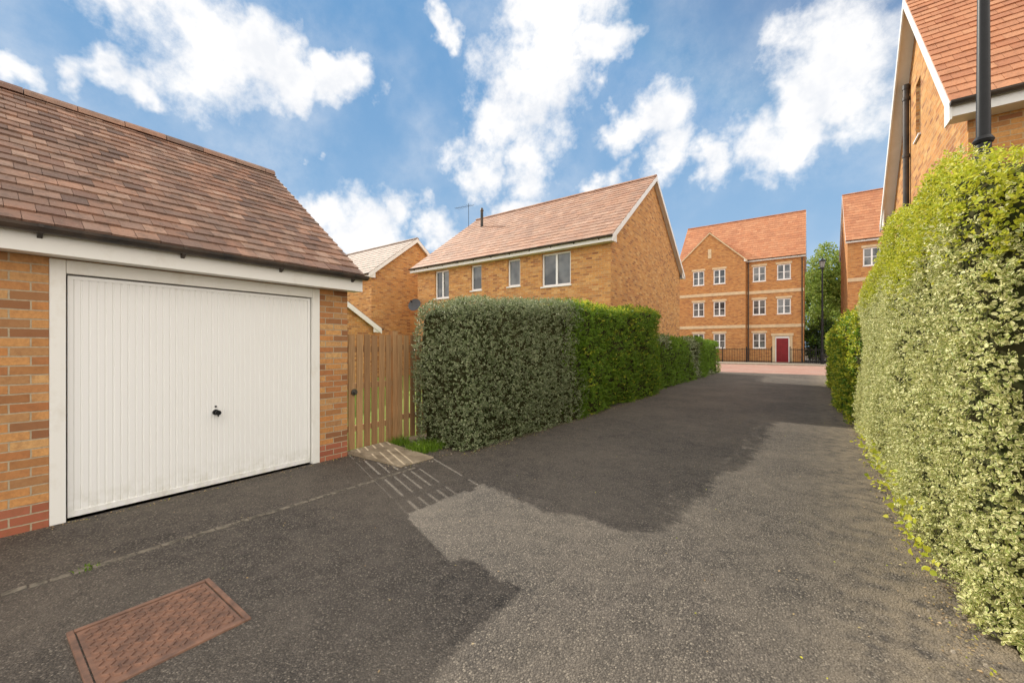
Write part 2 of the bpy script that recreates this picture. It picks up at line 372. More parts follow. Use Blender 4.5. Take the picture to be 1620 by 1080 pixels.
    if barge:
        for uu,u2,ua,ub in ((U0-.004,U0-.03,U0,u0-.004),(U1+.004,U1+.03,U1,u1+.004)):
            ba=MB()
            for ve,sg in ((v0-ov-.02,1),(v1+ov+.02,-1)):
                ba.hexa([W(uu,ve,ze-bh-.02),W(u2,ve,ze-bh-.02),W(u2,vm,zr-bh),W(uu,vm,zr-bh)],[W(uu,ve,ze-.03),W(u2,ve,ze-.03),W(u2,vm,zr-.01),W(uu,vm,zr-.01)])
                if abs(ua-ub)>.03:
                    ve2=ve+sg*.07
                    ba.hexa([W(ua,ve2,ze-.11),W(ub,ve2,ze-.11),W(ub,vm,zr-.13),W(ua,vm,zr-.13)],[W(ua,ve2,ze-.1),W(ub,ve2,ze-.1),W(ub,vm,zr-.12),W(ua,vm,zr-.12)])
            ba.build('bargeboard',bmat,parent)
    return F
def part(parent,name,mat,f,*a,**k):
    m=MB(); m.boxm(f,*a); return m.build(name,mat,parent,**k)
# ------------------------------------------------------------------ setting sheets
def sheet(name,x0,x1,y0,y1,z,mat,label):
    mb=MB(); mb.quad((x0,y0,z),(x1,y0,z),(x1,y1,z),(x0,y1,z)); o=mb.build(name,mat,None,(0,0,0),recalc=False); meta(o,label,name.split('_')[0],'structure'); return o
sheet('ground',-400,400,-200,600,0.0,soil,'bare brown soil ground around the houses')
sheet('lawn',-30,-5.35,-6,25,.004,grassm,'garden lawn behind the timber fence')
sheet('road',-5.1,.82,-10,26.5,.010,asphalt,'worn dark asphalt driveway between tall hedges')
sheet('street',-70,70,26.504,38.5,.012,paving,'red block paved street crossing the drive')
mb=MB(); mb.box(-70,70,38.5,41.2,0,.11); o=mb.build('pavement',concrete,None,(0,0,0)); meta(o,'concrete pavement with kerb beside the street','pavement','structure')
mb=MB(); mb.box(-70,70,41.204,60,0,.09); o=mb.build('forecourt',mat_simple('tarmac_far',(.17,.155,.14),.9,.1),None,(0,0,0)); meta(o,'grey forecourt around the apartment blocks','pavement','structure')
mb=MB(); y=-6.0
while y<3.2:
    l=random.uniform(.05,.16); j=random.uniform(-.007,.007); z=.013+random.uniform(0,.006); w=random.uniform(-.01,.008)
    mb.hexa([(-3.935+j,y,0),(-3.878+j+w,y,0),(-3.878-j+w,y+l-.003,0),(-3.935-j,y+l-.003,0)],[(-3.932+j,y+.005,z),(-3.883+j+w,y+.004,z),(-3.883-j+w,y+l-.008,z),(-3.932-j,y+l-.007,z)]); y+=l
o=mb.build('kerb',lichenk,None,(0,0,0),bevel=.005); meta(o,'narrow worn stone edging strip across the asphalt','kerb','structure')
# ------------------------------------------------------------------ garage
ga=thing('garage',(-7.6,0,0),'buff brick garage with tiled pitched roof and white up-and-over door','garage')
GX=-5.08
F=gable_house(ga,'y',-3.4,3.12,-10.1,GX,2.47,4.52,ov=.2,vo=.1,fh=.23,brick=brick_garage,tile=tile_garage,
    ops={'v1':[(.43,2.73,0,2.235,'d')]},e=.165,tw=.165,barge=False,fmat=timber,th=.022)
f=F['v1']
fr=MB()
fr.boxm(f,.432,.525,-.11,.012,.012,2.233); fr.boxm(f,2.635,2.728,-.11,.012,.012,2.233); fr.boxm(f,.527,2.633,-.11,.012,2.12,2.233)
fr.build('door_frame',timber,ga,bevel=.004)
do=MB(); n=40; y0,y1=.538,2.622; zb,zt=.035,2.108
prof=[]
w=(y1-y0-.06)/n
for k in range(n):
    a=y0+.03+k*w
    prof+=[(a,-.042),(a+w*.12,-.042),(a+w*.22,-.034),(a+w*.88,-.034),(a+w*.98,-.042)]
prof.append((y1-.03,-.042))
for k in range(len(prof)-1):
    do.quad(f(prof[k][0],prof[k][1],zb+.05),f(prof[k+1][0],prof[k+1][1],zb+.05),f(prof[k+1][0],prof[k+1][1],zt-.03),f(prof[k][0],prof[k][1],zt-.03))
do.boxm(f,y0,y0+.031,-.07,-.028,zb,zt); do.boxm(f,y1-.031,y1,-.07,-.028,zb,zt)
do.boxm(f,y0+.031,y1-.031,-.07,-.028,zb,zb+.05); do.boxm(f,y0+.031,y1-.031,-.07,-.028,zt-.03,zt)
gd=do.build('door',doorm,ga,recalc=False)
h=MB(); hy=(.545+2.615)/2+.03
h.cyl(f(hy,-.034,.80),f(hy,-.012,.80),.030,.028,20); h.cyl(f(hy,-.012,.80),f(hy,.022,.80),.012,.012,12); h.cyl(f(hy,.022,.80),f(hy,.05,.80),.022,.026,18); h.boxm(f,hy-.004,hy+.004,.03,.052,.76,.80)
h.cyl(f(hy,-.034,.86),f(hy,-.026,.86),.010,.010,12)
h.build('handle',black,gd,f(hy,0,.8),smooth=True)
# ------------------------------------------------------------------ middle house
mh=thing('house',(-10,16.8,0),'two storey buff brick house with tiled roof and white fascia','house')
F=gable_house(mh,'x',-14.6,-5.2,12.5,21.2,5.07,8.47,ov=.27,vo=.16,fh=.2,brick=brick_house,tile=tile_house,e=.3,tw=.3,
  ops={'v0':[(-7.84,-6.66,3.66,4.84,'w',dict(mull=1)),(-9.39,-8.80,3.8,4.84,'w',dict(mull=0)),(-11.29,-10.72,3.8,4.84,'w',dict(mull=0)),(-13.44,-12.57,3.62,4.84,'w',dict(mull=1)),(-12.9,-11.3,.9,2.1,'w',dict(mull=1)),(-8.2,-6.8,.9,2.1,'w',dict(mull=1))]})
mb=MB(); mb.cyl((-13.35,15.6,7.3),(-13.35,15.6,8.35),.07); mb.cyl((-13.35,15.6,8.35),(-13.35,15.6,8.5),.095,.05); mb.build('vent_pipe',blackp,mh)
mb=MB(); A=(-14.62,16.0); mb.cyl((*A,7.6),(*A,9.1),.012,n=6); mb.cyl((A[0]-.9,A[1]-.1,9.0),(A[0]+.3,A[1]+.1,9.0),.008,n=6)
for k in range(8):
    x=A[0]-.85+k*.14; mb.cyl((x,A[1]-.2,9.0),(x,A[1]+.2,9.0),.004,n=5)
mb.build('aerial',black,mh)
sd=thing('satellite_dish',(-14.35,12.3,3.3),'dark satellite dish on a bracket at the house wall','satellite dish')
mb=MB(); n=20; c=Vector((-14.3,12.1,3.35)); ax=Vector((.35,-.85,.35)).normalized(); a=ax.orthogonal().normalized(); b=ax.cross(a)
rings=[(0,0),(.12,.01),(.22,.04),(.3,.075)]
for i in range(3):
    for k in range(n):
        t0,t1=2*math.pi*k/n,2*math.pi*(k+1)/n
        q=lambda r,h,t:c+a*math.cos(t)*r+b*math.sin(t)*r+ax*h
        mb.quad(q(*rings[i],t0),q(*rings[i+1],t0),q(*rings[i+1],t1),q(*rings[i],t1))
mb.build('dish',mat_simple('dish_grey',(.08,.08,.085),.5,.3),sd,recalc=False,smooth=True)
mb=MB(); mb.cyl(c,(-14.3,12.498,3.2),.02); mb.cyl(c-b*.28,c+ax*.38,.01); mb.cyl(c+ax*.36,c+ax*.44,.03); mb.build('arm',black,sd)
# ------------------------------------------------------------------ house behind, small garage
h2=thing('house',(-21,14.4,0),'brick house with grey tiled gable roof beyond the fence','house')
gable_house(h2,'x',-26,-17,11.7,17.1,5.0,7.25,ov=.25,vo=.15,fh=.2,brick=brick_house,tile=tile_grey,e=.3,tw=.3,barge=True)
g2=thing('garage',(-16,6.5,0),'small brick garage with white bargeboards behind the fence','garage')
gable_house(g2,'x',-19,-13.1,3.9,9.15,2.2,4.0,ov=.2,vo=.12,fh=.18,brick=brick_house,tile=tile_house,e=.3,tw=.3)
# ------------------------------------------------------------------ right house
rh=thing('house',(5.5,11.8,0),'tall buff brick house with white bargeboard and orange tiled roof','house')
F=gable_house(rh,'x',1.85,11,8.6,15.0,4.97,8.9,ov=.3,vo=.22,fh=.22,brick=brick_house,tile=tile_orange,e=.22,tw=.22,bh=.24,
  ops={'u0':[(11.7,12.15,5.9,7.1,'w',dict(mull=0))],'v0':[(3.6,4.9,3.4,4.6,'w',dict(mull=1))]})
mb=MB(); mb.cyl((1.78,12.75,.1),(1.78,12.75,7.35),.055); mb.cyl((1.78,12.75,7.35),(1.78,12.75,7.45),.065)
for z in (1,2.6,4.2,5.8,7.1): mb.cyl((1.78,12.75,z),(1.78,12.75,z+.07),.068); mb.box(1.78,1.849,12.72,12.78,z,z+.05)
mb.build('soil_pipe',blackp,rh,smooth=True)
# ------------------------------------------------------------------ apartment blocks
def aw(a,z0,**k): return (a-.52,a+.52,z0,z0+1.4,'w',dict(mull=1,transom=.5,frame=.085,**k))
ap=thing('apartment_block',(-5.6,48,0),'four storey buff brick apartment block with orange tiled roof','apartment block')
Z3=(1.35,4.45,7.55)
F=gable_house(ap,'x',-10.9,-.36,44,53,9.62,14.7,ov=.25,vo=.1,fh=.2,brick=brick_far,tile=tile_orange,e=.36,tw=.36,bh=.18,
  ops={'v0':[aw(-3.75,z) for z in Z3]+[aw(-1.84,z) for z in Z3[1:]]+[(-2.5,-1.42,.1,2.45,'d')]})
f=F['v0']
d=MB(); d.boxm(f,-2.42,-1.5,-.1,-.05,.1,2.25)
for (p,q,r,s) in ((-2.32,-2.02,1.3,2.0),(-1.9,-1.6,1.3,2.0),(-2.32,-2.02,.3,1.1),(-1.9,-1.6,.3,1.1)): d.boxm(f,p,q,-.05,-.03,r,s)
dd=d.build('door',reddoor,ap)
d=MB(); d.boxm(f,-2.5,-2.42,-.11,-.02,.1,2.45); d.boxm(f,-1.5,-1.42,-.11,-.02,.1,2.45); d.boxm(f,-2.42,-1.5,-.11,-.02,2.25,2.45); d.build('frame',white_up,dd,f(-2,0,.1))
part(ap,'door_surround',stone,f,-2.72,-2.505,.002,.08,.1,2.46); part(ap,'door_surround',stone,f,-1.415,-1.2,.002,.08,.1,2.46)
for z in (3.25,6.4): part(ap,'stone_band',stone,f,-4.75,-.36,0.002,.05,z,z+.28)
for a in (-3.75,-1.84):
    for z in Z3:
        if not(a==-1.84 and z==Z3[0]): part(ap,'lintel',stone,f,a-.62,a+.62,.002,.04,z+1.41,z+1.6)
part(ap,'lintel',stone,f,-2.8,-1.12,.002,.1,2.47,2.7)
F2=gable_house(ap,'y',43.4,48.5,-10.87,-4.8,9.6,12.65,ov=.15,vo=.08,fh=.15,brick=brick_far,tile=tile_orange,e=.36,tw=.36,bh=.15,sides=('v0','v1','u0'),bmat=stone,
  ops={'u0':[aw(a,z) for a in (-8.87,-7.0) for z in Z3]})
f=F2['u0']
for z in (3.25,6.4): part(ap,'stone_band',stone,f,-10.87,-4.8,0.002,.05,z,z+.28)
for a in (-8.87,-7.0):
    for z in Z3: part(ap,'lintel',stone,f,a-.62,a+.62,.002,.04,z+1.41,z+1.6)
part(ap,'date_stone',stone,f,-8.0,-7.7,.002,.05,10.1,11.0)
for x in (-4.62,-.5):
    mb=MB(); mb.cyl((x,43.9,.1),(x,43.9,9.45),.05); mb.build('downpipe',blackp,ap)
ap2=thing('apartment_block',(8,46,0),'buff brick apartment block with orange tiled roof beside the street','apartment block')
F=gable_house(ap2,'x',2.45,13,41.6,50,9.85,14.75,ov=.25,vo=.1,fh=.2,brick=brick_far,tile=tile_orange,e=.36,tw=.36,bh=.18,
  ops={'v0':[aw(a,z) for a in (3.9,6.6,9.5) for z in (1.5,4.6,7.75)]})
for z in (3.5,6.6): part(ap2,'stone_band',stone,F['v0'],2.45,13,0.002,.05,z,z+.28)
for a in (3.9,6.6,9.5):
    for z in (1.5,4.6,7.75): part(ap2,'lintel',stone,F['v0'],a-.62,a+.62,.002,.04,z+1.41,z+1.6)
for a,b in ((-14,-2.6),(-1.3,2.2)):
    ra=thing('railing',((a+b)/2,41.4,.1),'black metal railings in front of the apartment block','railing','railings before the apartment block')
    mb=MB(); x=a+.1
    while x<b: mb.box(x-.014,x+.014,41.39,41.41,.1,1.36); x+=.13
    mb.build('bars',black,ra)
    mb=MB()
    for z in (.2,1.22): mb.box(a,b,41.375,41.425,z,z+.05)
    x=a
    while x<=b+.01: mb.box(x-.035,x+.035,41.365,41.435,.1,1.5); x+=(b-a)/max(1,round((b-a)/2))
    mb.build('posts',black,ra)
# ------------------------------------------------------------------ street lamps
lampg=mat_simple('lamp_glass',(.35,.35,.33),.2,.5)
def street_lamp(x,y,h,r,label):
    e=thing('street_lamp',(x,y,0),label,'street lamp','street lamps along the road')
    m=MB(); P=lambda z:(x,y,z)
    m.cyl(P(0),P(.9),r*1.7,r*1.6,16); m.cyl(P(.9),P(1.0),r*1.9,r*1.2,16); m.cyl(P(1.0),P(h*.56),r*1.05,r*.98,16)
    for z in (1.05,h*.38,h*.56): m.cyl(P(z),P(z+.03),r*1.2,r*1.35,16); m.cyl(P(z+.03),P(z+.07),r*1.35,r*1.0,16)
    m.cyl(P(h*.56),P(h-.75),r*.92,r*.7,16); m.cyl(P(h-.8),P(h-.7),r*1.4,r*1.4,12)
    for s in (-1,1): m.cyl((x+s*.02,y,h-.95),(x+s*.2,y,h-.66),.013,n=6)
    m.build('column',black,e,smooth=True)
    m=MB(); m.cyl(P(h-.66),P(h-.2),.11,.2,6); m.build('lamp_glass',lampg,e)
    m=MB(); d=Vector((0,0,1)).orthogonal().normalized(); bb=Vector((0,0,1)).cross(d)
    for k in range(6):
        t=2*math.pi*k/6; v=d*math.cos(t)+bb*math.sin(t)
        m.cyl(Vector(P(h-.67))+v*.115,Vector(P(h-.2))+v*.205,.012,n=6)
    m.cyl(P(h-.7),P(h-.66),.13,.13,6); m.cyl(P(h-.2),P(h-.16),.24,.24,12); m.cyl(P(h-.16),P(h+.02),.23,.07,12); m.cyl(P(h+.02),P(h+.1),.05,.04,10); m.cyl(P(h+.1),P(h+.22),.02,.004,8)
    m.build('lamp_hood',black,e)
street_lamp(.84,40.3,8.4,.07,'tall black lantern street lamp on the far pavement')
street_lamp(1.52,6.55,6.6,.062,'black street lamp column rising out of the hedge')
# ------------------------------------------------------------------ fence & gate
fe=thing('fence',(-5.2,4.3,0),'weathered timber slatted fence beside the hedge','fence')
def boards(mb,y0,y1,x,zt,gap=.017,bw=.098):
    y=y0
    while y<y1-.03:
        w=min(bw,y1-y); dz=random.uniform(-.008,.008); t=random.uniform(-.003,.003)
        mb.hexa([(x-.006,y,.06),(x+.006,y,.06),(x+.006,y+w,.06),(x-.006,y+w,.06)],[(x-.006+t,y+t,zt+dz),(x+.006+t,y+t,zt+dz),(x+.006+t,y+w+t,zt+dz),(x-.006+t,y+w+t,zt+dz)])
        y+=w+gap
mb=MB(); boards(mb,4.02,5.6,-5.17,1.68,.030,.096); mb.build('boards',wood,fe)
mb=MB()
for y in (4.0,5.6): mb.box(-5.29,-5.19,y-.05,y+.045,0,1.74)
for z in (.35,1.45): mb.box(-5.225,-5.181,4.046,5.54,z,z+.08)
mb.build('posts',wood,fe)
gt=thing('gate',(-5.2,3.5,0),'slatted timber garden gate beside the garage wall','gate')
mb=MB(); boards(mb,3.19,3.93,-5.17,1.67,.028,.096); mb.build('boards',wood,gt)
mb=MB()
for z in (.3,.9,1.42): mb.box(-5.225,-5.181,3.2,3.93,z,z+.08)
mb.box(-5.27,-5.18,3.125,3.185,0,1.72)
mb.build('rails',wood,gt)
mb=MB(); mb.cyl((-5.16,3.27,.86),(-5.145,3.27,.86),.045,.045,18); mb.cyl((-5.145,3.27,.86),(-5.11,3.27,.86),.02,.024,14); mb.build('handle',mat_simple('dull_metal',(.22,.2,.18),.4,.5,.8),gt,smooth=True)
mb=MB(); mb.hexa([(-5.1,3.16,.01),(-4.05,3.2,.01),(-4.03,3.74,.01),(-5.12,3.78,.01)],[(-5.1,3.17,.075),(-4.06,3.21,.03),(-4.04,3.73,.032),(-5.12,3.77,.08)])
o=mb.build('paving_slab',mat_simple('slab',(.38,.31,.22),.9,.1,0,.2,7,(.22,.175,.12)),None,(-4.6,3.5,0),bevel=.008); meta(o,'sloping weathered concrete slab in front of the gate','paving slab')
# manhole
mc=thing('manhole_cover',(-2.78,.63,.01),'rusty brown cast iron manhole cover set in the asphalt','manhole cover')
mb=MB(); a,b,c,d=-3.1,-2.46,.32,.94
for q in ((a,b,c,c+.026),(a,b,d-.026,d),(a,a+.026,c+.027,d-.027),(b-.026,b,c+.027,d-.027)): mb.box(*q,.0,.022)
mb.build('frame',rust,mc,bevel=.003)
mb=MB(); mb.box(a+.033,b-.033,c+.033,d-.033,0,.015)
n=15
for i in range(n):
    for j in range(n):
        x=a+.048+(b-a-.096)*(i+.5)/n; y=c+.048+(d-c-.096)*(j+.5)/n; s=.0175; t=.0055
        an=math.pi/4 if (i+j)%2 else -math.pi/4; cs,sn=math.cos(an),math.sin(an)
        R=lambda p,q:(x+p*cs-q*sn,y+p*sn+q*cs)
        mb.hexa([(*R(-s,-t),.0145),(*R(s,-t),.0145),(*R(s,t),.0145),(*R(-s,t),.0145)],[(*R(-s*.85,-t*.6),.0225),(*R(s*.85,-t*.6),.0225),(*R(s*.85,t*.6),.0225),(*R(-s*.85,t*.6),.0225)])
mb.build('lid',rust,mc)
# ------------------------------------------------------------------ foliage
def sines(P,seed,freqs):
    r=np.random.default_rng(seed); o=np.zeros(len(P))
    for fq,am in freqs:
        for k in range(4):
            d=r.normal(size=3); d/=np.linalg.norm(d); o+=am*np.sin(P@d*fq+r.uniform(0,6.28))/2
    return o
def nrm(a): return a/np.maximum(np.linalg.norm(a,axis=1,keepdims=True),1e-9)
def leafmesh(name,P,S,Lsz,k,mats,parent,matidx=None,stem=2.2,wr=.30,rng=RNG,flat=False):
    m=len(P); org=ORG[parent.name] if parent is not None else Vector((0,0,0))
    T1=nrm(np.cross(S,rng.normal(size=(m,3)))); T2=np.cross(S,T1)
    Vs=[];idx=[]
    for j in range(k):
        sz=Lsz*rng.uniform(.65,1.25,(m,1))
        ang=(j*2.4+rng.uniform(0,6.28,m))[:,None]
        rad=T1*np.cos(ang)+T2*np.sin(ang)
        base=P+S*(Lsz*stem*(j/max(1,k)))
        Ld=nrm(S*(.25 if j<k-1 else 1.2)+rad*.85+rng.normal(0,.25,(m,3)))
        if flat: Ld=nrm(Ld*np.array([1,1,.15]))
        side=nrm(np.cross(Ld,S+rng.normal(0,.3,(m,3)))); nn=np.cross(side,Ld)
        if flat:
            side=nrm(np.cross(Ld,np.tile([0,0,1.],(m,1))+rng.normal(0,.25,(m,3)))); nn=np.cross(side,Ld)
        w=sz*wr; fo=w*.35
        v=np.stack([base,base+Ld*sz*.32+side*w+nn*fo,base+Ld*sz*.7+side*w*.82+nn*fo,base+Ld*sz-nn*sz*.08,base+Ld*sz*.7-side*w*.82+nn*fo,base+Ld*sz*.32-side*w+nn*fo],1)
        Vs.append(v); idx.append(matidx if matidx is not None else np.zeros(m,int))
    V=np.concatenate(Vs); MI=np.concatenate(idx); nl=len(V)
    V=V.reshape(-1,3)-np.array(org)
    me=bpy.data.meshes.new(name); me.vertices.add(nl*6); me.vertices.foreach_set('co',V.astype(np.float32).ravel())
    q=np.array([[0,1,2,3],[0,3,4,5]]); L=(np.arange(nl)[:,None,None]*6+q[None]).reshape(-1)
    me.loops.add(nl*8); me.polygons.add(nl*2)
    me.loops.foreach_set('vertex_index',L.astype(np.int32)); me.polygons.foreach_set('loop_start',(np.arange(nl*2)*4).astype(np.int32))
    me.polygons.foreach_set('material_index',np.repeat(MI,2).astype(np.int32))
    uv=me.uv_layers.new(name='UVMap'); t=np.array([[0,0],[1,.3],[1,.7],[0,1],[0,0],[0,1],[1,.7],[1,.3]],dtype=np.float32)
    uv.data.foreach_set('uv',np.tile(t,(nl,1)).ravel())
    for mt in mats: me.materials.append(mt)
    me.update(calc_edges=True); me.validate()
    o=bpy.data.objects.new(name,me); attach(o,parent,org); return o
def hedge(label,x0,x1,y0,y1,H,hfun,r,faces,size,k,mats,midx=None,seed=1,amp=.05,core_in=.09,group='hedges lining the drive',rs=.16,tilt=0.0):
    e=thing('hedge',((x0+x1)/2,(y0+y1)/2,0),label,'hedge',group)
    rng=np.random.default_rng(seed); lo=np.array([x0,y0,-.4]); hi=np.array([x1,y1,H])
    def surf(P,extra=0.0):
        q=np.clip(P,lo+r,hi-r); n=nrm(P-q); s=q+n*(r+extra)
        d=sines(s,seed,[(1.3,amp),(3.3,amp*.7),(8,amp*.5),(17,amp*.3)])
        s=s+n*d[:,None]
        s[:,2]*=hfun(s[:,1])/H
        if tilt: s[:,2]*=1-tilt*np.clip(s[:,0]-x0-.08,0,2)
        return s,n
    PP=[]
    for fc,den in faces.items():
        if fc in('x0','x1'): n=int((y1-y0)*H*den); p=np.stack([np.full(n,x0 if fc=='x0' else x1),rng.uniform(y0,y1,n),rng.uniform(0,H,n)],1)
        elif fc in('y0','y1'): n=int((x1-x0)*H*den); p=np.stack([rng.uniform(x0,x1,n),np.full(n,y0 if fc=='y0' else y1),rng.uniform(0,H,n)],1)
        else: n=int((x1-x0)*(y1-y0)*den); p=np.stack([rng.uniform(x0,x1,n),rng.uniform(y0,y1,n),np.full(n,H)],1)
        PP.append(p)
    P=np.concatenate(PP); s,n=surf(P)
    dep=rng.uniform(0,1,len(s))**1.5*core_in*1.1
    strag=rng.uniform(0,1,len(s))<.02
    s=s-n*dep[:,None]; s[strag]+=n[strag]*rng.uniform(.01,.05,(strag.sum(),1))
    clump=sines(s,seed+50,[(6,.5),(14,.5)])
    keep=(rng.uniform(-1.6,1.0,len(s))<clump+.5); s=s[keep]; n=n[keep]; s[:,2]=np.maximum(s[:,2],.02)
    S=nrm(n*.8+rng.normal(0,.45,s.shape)+np.array([0,0,.35]))
    mi=midx(s,n,rng) if midx else None
    leafmesh('foliage',s,S,size,k,mats,e,mi,rng=rng)
    nx,ny,nz=max(3,int((x1-x0)/rs)),max(3,int((y1-y0)/rs)),max(3,int(H/rs))
    vs={}
    def g(i,j,kk):
        t=(i,j,kk)
        if t not in vs: vs[t]=(x0+(x1-x0)*i/nx,y0+(y1-y0)*j/ny,H*kk/nz)
        return t
    quads=[]
    for j in range(ny):
        for kk in range(nz):
            for i in (0,nx): quads.append([g(i,j,kk),g(i,j+1,kk),g(i,j+1,kk+1),g(i,j,kk+1)])
    for i in range(nx):
        for kk in range(nz):
            for j in (0,ny): quads.append([g(i,j,kk),g(i+1,j,kk),g(i+1,j,kk+1),g(i,j,kk+1)])
        for j in range(ny): quads.append([g(i,j,nz),g(i+1,j,nz),g(i+1,j+1,nz),g(i,j+1,nz)])
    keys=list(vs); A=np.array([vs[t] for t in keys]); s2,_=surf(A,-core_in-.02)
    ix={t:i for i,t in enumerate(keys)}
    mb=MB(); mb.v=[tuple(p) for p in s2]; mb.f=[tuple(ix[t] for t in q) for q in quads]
    mb.build('shade_core',core,e,smooth=True)  # dark inner shell standing in for the hedge's shaded depth, blocks light
    return e
lin=lambda a,b,ya,yb:(lambda y:a+(b-a)*np.clip((y-ya)/(yb-ya),0,1))
hedge('tall clipped variegated grey-green hedge beside the drive',-5.05,-3.83,4.15,8.05,2.25,lin(2.20,2.44,4.2,7.7),.32,
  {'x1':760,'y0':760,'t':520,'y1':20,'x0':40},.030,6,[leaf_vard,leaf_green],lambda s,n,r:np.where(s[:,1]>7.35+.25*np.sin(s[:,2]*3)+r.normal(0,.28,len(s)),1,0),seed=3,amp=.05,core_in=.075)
hedge('tall clipped bright green privet hedge beside the drive',-5.0,-3.85,7.8,13.3,2.5,lin(2.44,2.62,7.9,13),.24,
  {'x1':400,'t':240,'y1':120,'x0':30},.040,6,[leaf_green,leaf_gold],lambda s,n,r:np.where(((n[:,2]>.5)&(r.uniform(size=len(s))<.5))|(r.uniform(size=len(s))<.06),1,0),seed=5,amp=.06)
hedge('low clipped green hedge beside the drive',-5.4,-4.15,13.8,25.3,1.8,lin(1.82,1.78,13,25),.2,
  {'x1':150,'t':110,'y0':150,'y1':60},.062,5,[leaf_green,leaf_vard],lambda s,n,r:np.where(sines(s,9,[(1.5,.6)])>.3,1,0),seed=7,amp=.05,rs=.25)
def gi(s,n,r):
    edge=2.06+.12*np.sin(s[:,1]*2.1)+r.normal(0,.11,len(s))+.05*s[:,1]-.2
    return np.where((s[:,2]>edge)&(r.uniform(size=len(s))<.9),1,0)
hedge('tall sunlit variegated hedge with golden top growth',.70,2.0,2.95,9.6,2.55,lambda y:np.interp(y,[2.9,3.3,3.9,4.8,6.4,7.6,8.6,9.6],[2.38,2.54,2.80,2.98,3.06,2.90,2.55,2.3]),.22,
  {'x0':1150,'y0':1150,'t':400,'x1':20,'y1':40},.0235,6,[leaf_var,leaf_gold],gi,seed=13,amp=.045,core_in=.065,tilt=.16)
hedge('sunlit yellow-green privet hedge beside the drive',.60,1.9,9.8,20.5,2.1,lin(2.3,2.0,9.8,20),.3,
  {'x0':300,'y0':150,'t':100,'y1':40},.048,5,[leaf_gold,leaf_green],lambda s,n,r:(r.uniform(size=len(s))<.45).astype(int),seed=17,amp=.09,rs=.25)
def tree(name,label,cat,x,y,h,cr,cz,mats,n,size,seed,trunk=.16,group=None):
    e=thing(name,(x,y,0),label,cat,group); rng=np.random.default_rng(seed); rr=random.Random(seed)
    m=MB(); m.cyl((x,y,0),(x+.1,y,h*.45),trunk,trunk*.6,10); m.cyl((x+.1,y,h*.45),(x,y+.1,h*.85),trunk*.6,trunk*.15,8)
    for i in range(9):
        z=h*(.25+.06*i); a=rr.uniform(0,6.28); l=cr*rr.uniform(.5,.85)
        m.cyl((x+.05,y,z),(x+math.cos(a)*l,y+math.sin(a)*l,z+l*.7),trunk*.35,trunk*.08,6)
    m.build('trunk',bark,e)
    K=46; C=[]; 
    for i in range(K):
        d=rng.normal(size=3); d/=np.linalg.norm(d); q=rng.uniform(.35,.95)
        C.append([x+d[0]*cr*q,y+d[1]*cr*q,cz+d[2]*(h-cz)*q])
    C=np.array(C); ci=rng.integers(0,K,n); R=rng.uniform(.16,.34,K)*cr
    d=nrm(rng.normal(size=(n,3))); P=C[ci]+d*R[ci][:,None]*rng.uniform(.5,1,(n,1))**.6
    P[:,2]=np.maximum(P[:,2],.1)
    leafmesh('crown',P,nrm(d+np.array([0,0,.4])+rng.normal(0,.3,d.shape)),size,4,mats,e,rng.integers(0,len(mats),n),rng=rng,wr=.38)
tree('tree','leafy green deciduous tree between the apartment blocks','tree',2.6,58,13.6,3.6,8,[leaf_tree],4200,.22,31,group='trees beyond the street')
tree('tree','leafy green deciduous tree between the apartment blocks','tree',5.5,66,15.5,4,9,[leaf_tree],3200,.24,32,group='trees beyond the street')
tree('tree','leafy green deciduous tree between the apartment blocks','tree',0.2,64,12,3.2,7,[leaf_tree],2800,.24,33,group='trees beyond the street')
tree('shrub','dark evergreen shrub behind the railings','shrub',.9,46.5,4.4,1.7,2.3,[leaf_dark,leaf_dark,leaf_green],3800,.11,34,.08)
tree('shrub','dark evergreen shrub behind the railings','shrub',2.0,44.3,3.4,1.2,1.8,[leaf_dark],2200,.11,35,.06)
def tuft(x,y,n,rad,hh,seed,label):
    e=thing('grass_tuft',(x,y,0),label,'grass'); m=MB(); r=random.Random(seed)
    for i in range(n):
        a=r.uniform(0,6.28); d=rad*math.sqrt(r.random()); bx,by=x+math.cos(a)*d,y+math.sin(a)*d*1.3
        l=hh*r.uniform(.5,1.2); dx,dy=r.gauss(0,.4)*l,r.gauss(0,.4)*l; w=.004; t=r.uniform(0,3.1)
        cx,cy=math.cos(t)*w,math.sin(t)*w
        m.quad((bx-cx,by-cy,.005),(bx+cx,by+cy,.005),(bx+dx*.4+cx*.7,by+dy*.4+cy*.7,l*.6),(bx+dx*.4-cx*.7,by+dy*.4-cy*.7,l*.6))
        m.quad((bx+dx*.4-cx*.7,by+dy*.4-cy*.7,l*.6),(bx+dx*.4+cx*.7,by+dy*.4+cy*.7,l*.6),(bx+dx,by+dy,l*.9))
    m.build('blades',leaf_green,e,recalc=False)
tuft(-4.5,4.0,900,.24,.14,1,'bright green grass tuft at the hedge foot')
tuft(-3.9,.5,40,.05,.04,2,'tiny weed growing on the stone edging')
tuft(-5.0,3.95,250,.12,.16,3,'bright green grass tuft at the hedge foot')
def litter(name,label,pts,size):
    P=np.array(pts); o=leafmesh(name,P,np.tile([0,0,1.],(len(P),1)),size,1,[leaf_dead,leaf_gold],None,(RNG.uniform(size=len(P))<.12).astype(int),flat=True); meta(o,label,'leaf litter','stuff')
L=[]
for i in range(1900):
    t=abs(random.gauss(0,.10)); L.append((.72-t,random.uniform(2.6,14),.014+random.random()*.012))
for i in range(1300):
    t=abs(random.gauss(0,.10)); L.append((-3.86+t,random.uniform(4,13),.014+random.random()*.01))
for i in range(260): L.append((random.uniform(-4.9,.6),random.uniform(.4,11),.014))
for i in range(260): L.append((-5.05+abs(random.gauss(0,.05)),random.uniform(.2,4),.014))
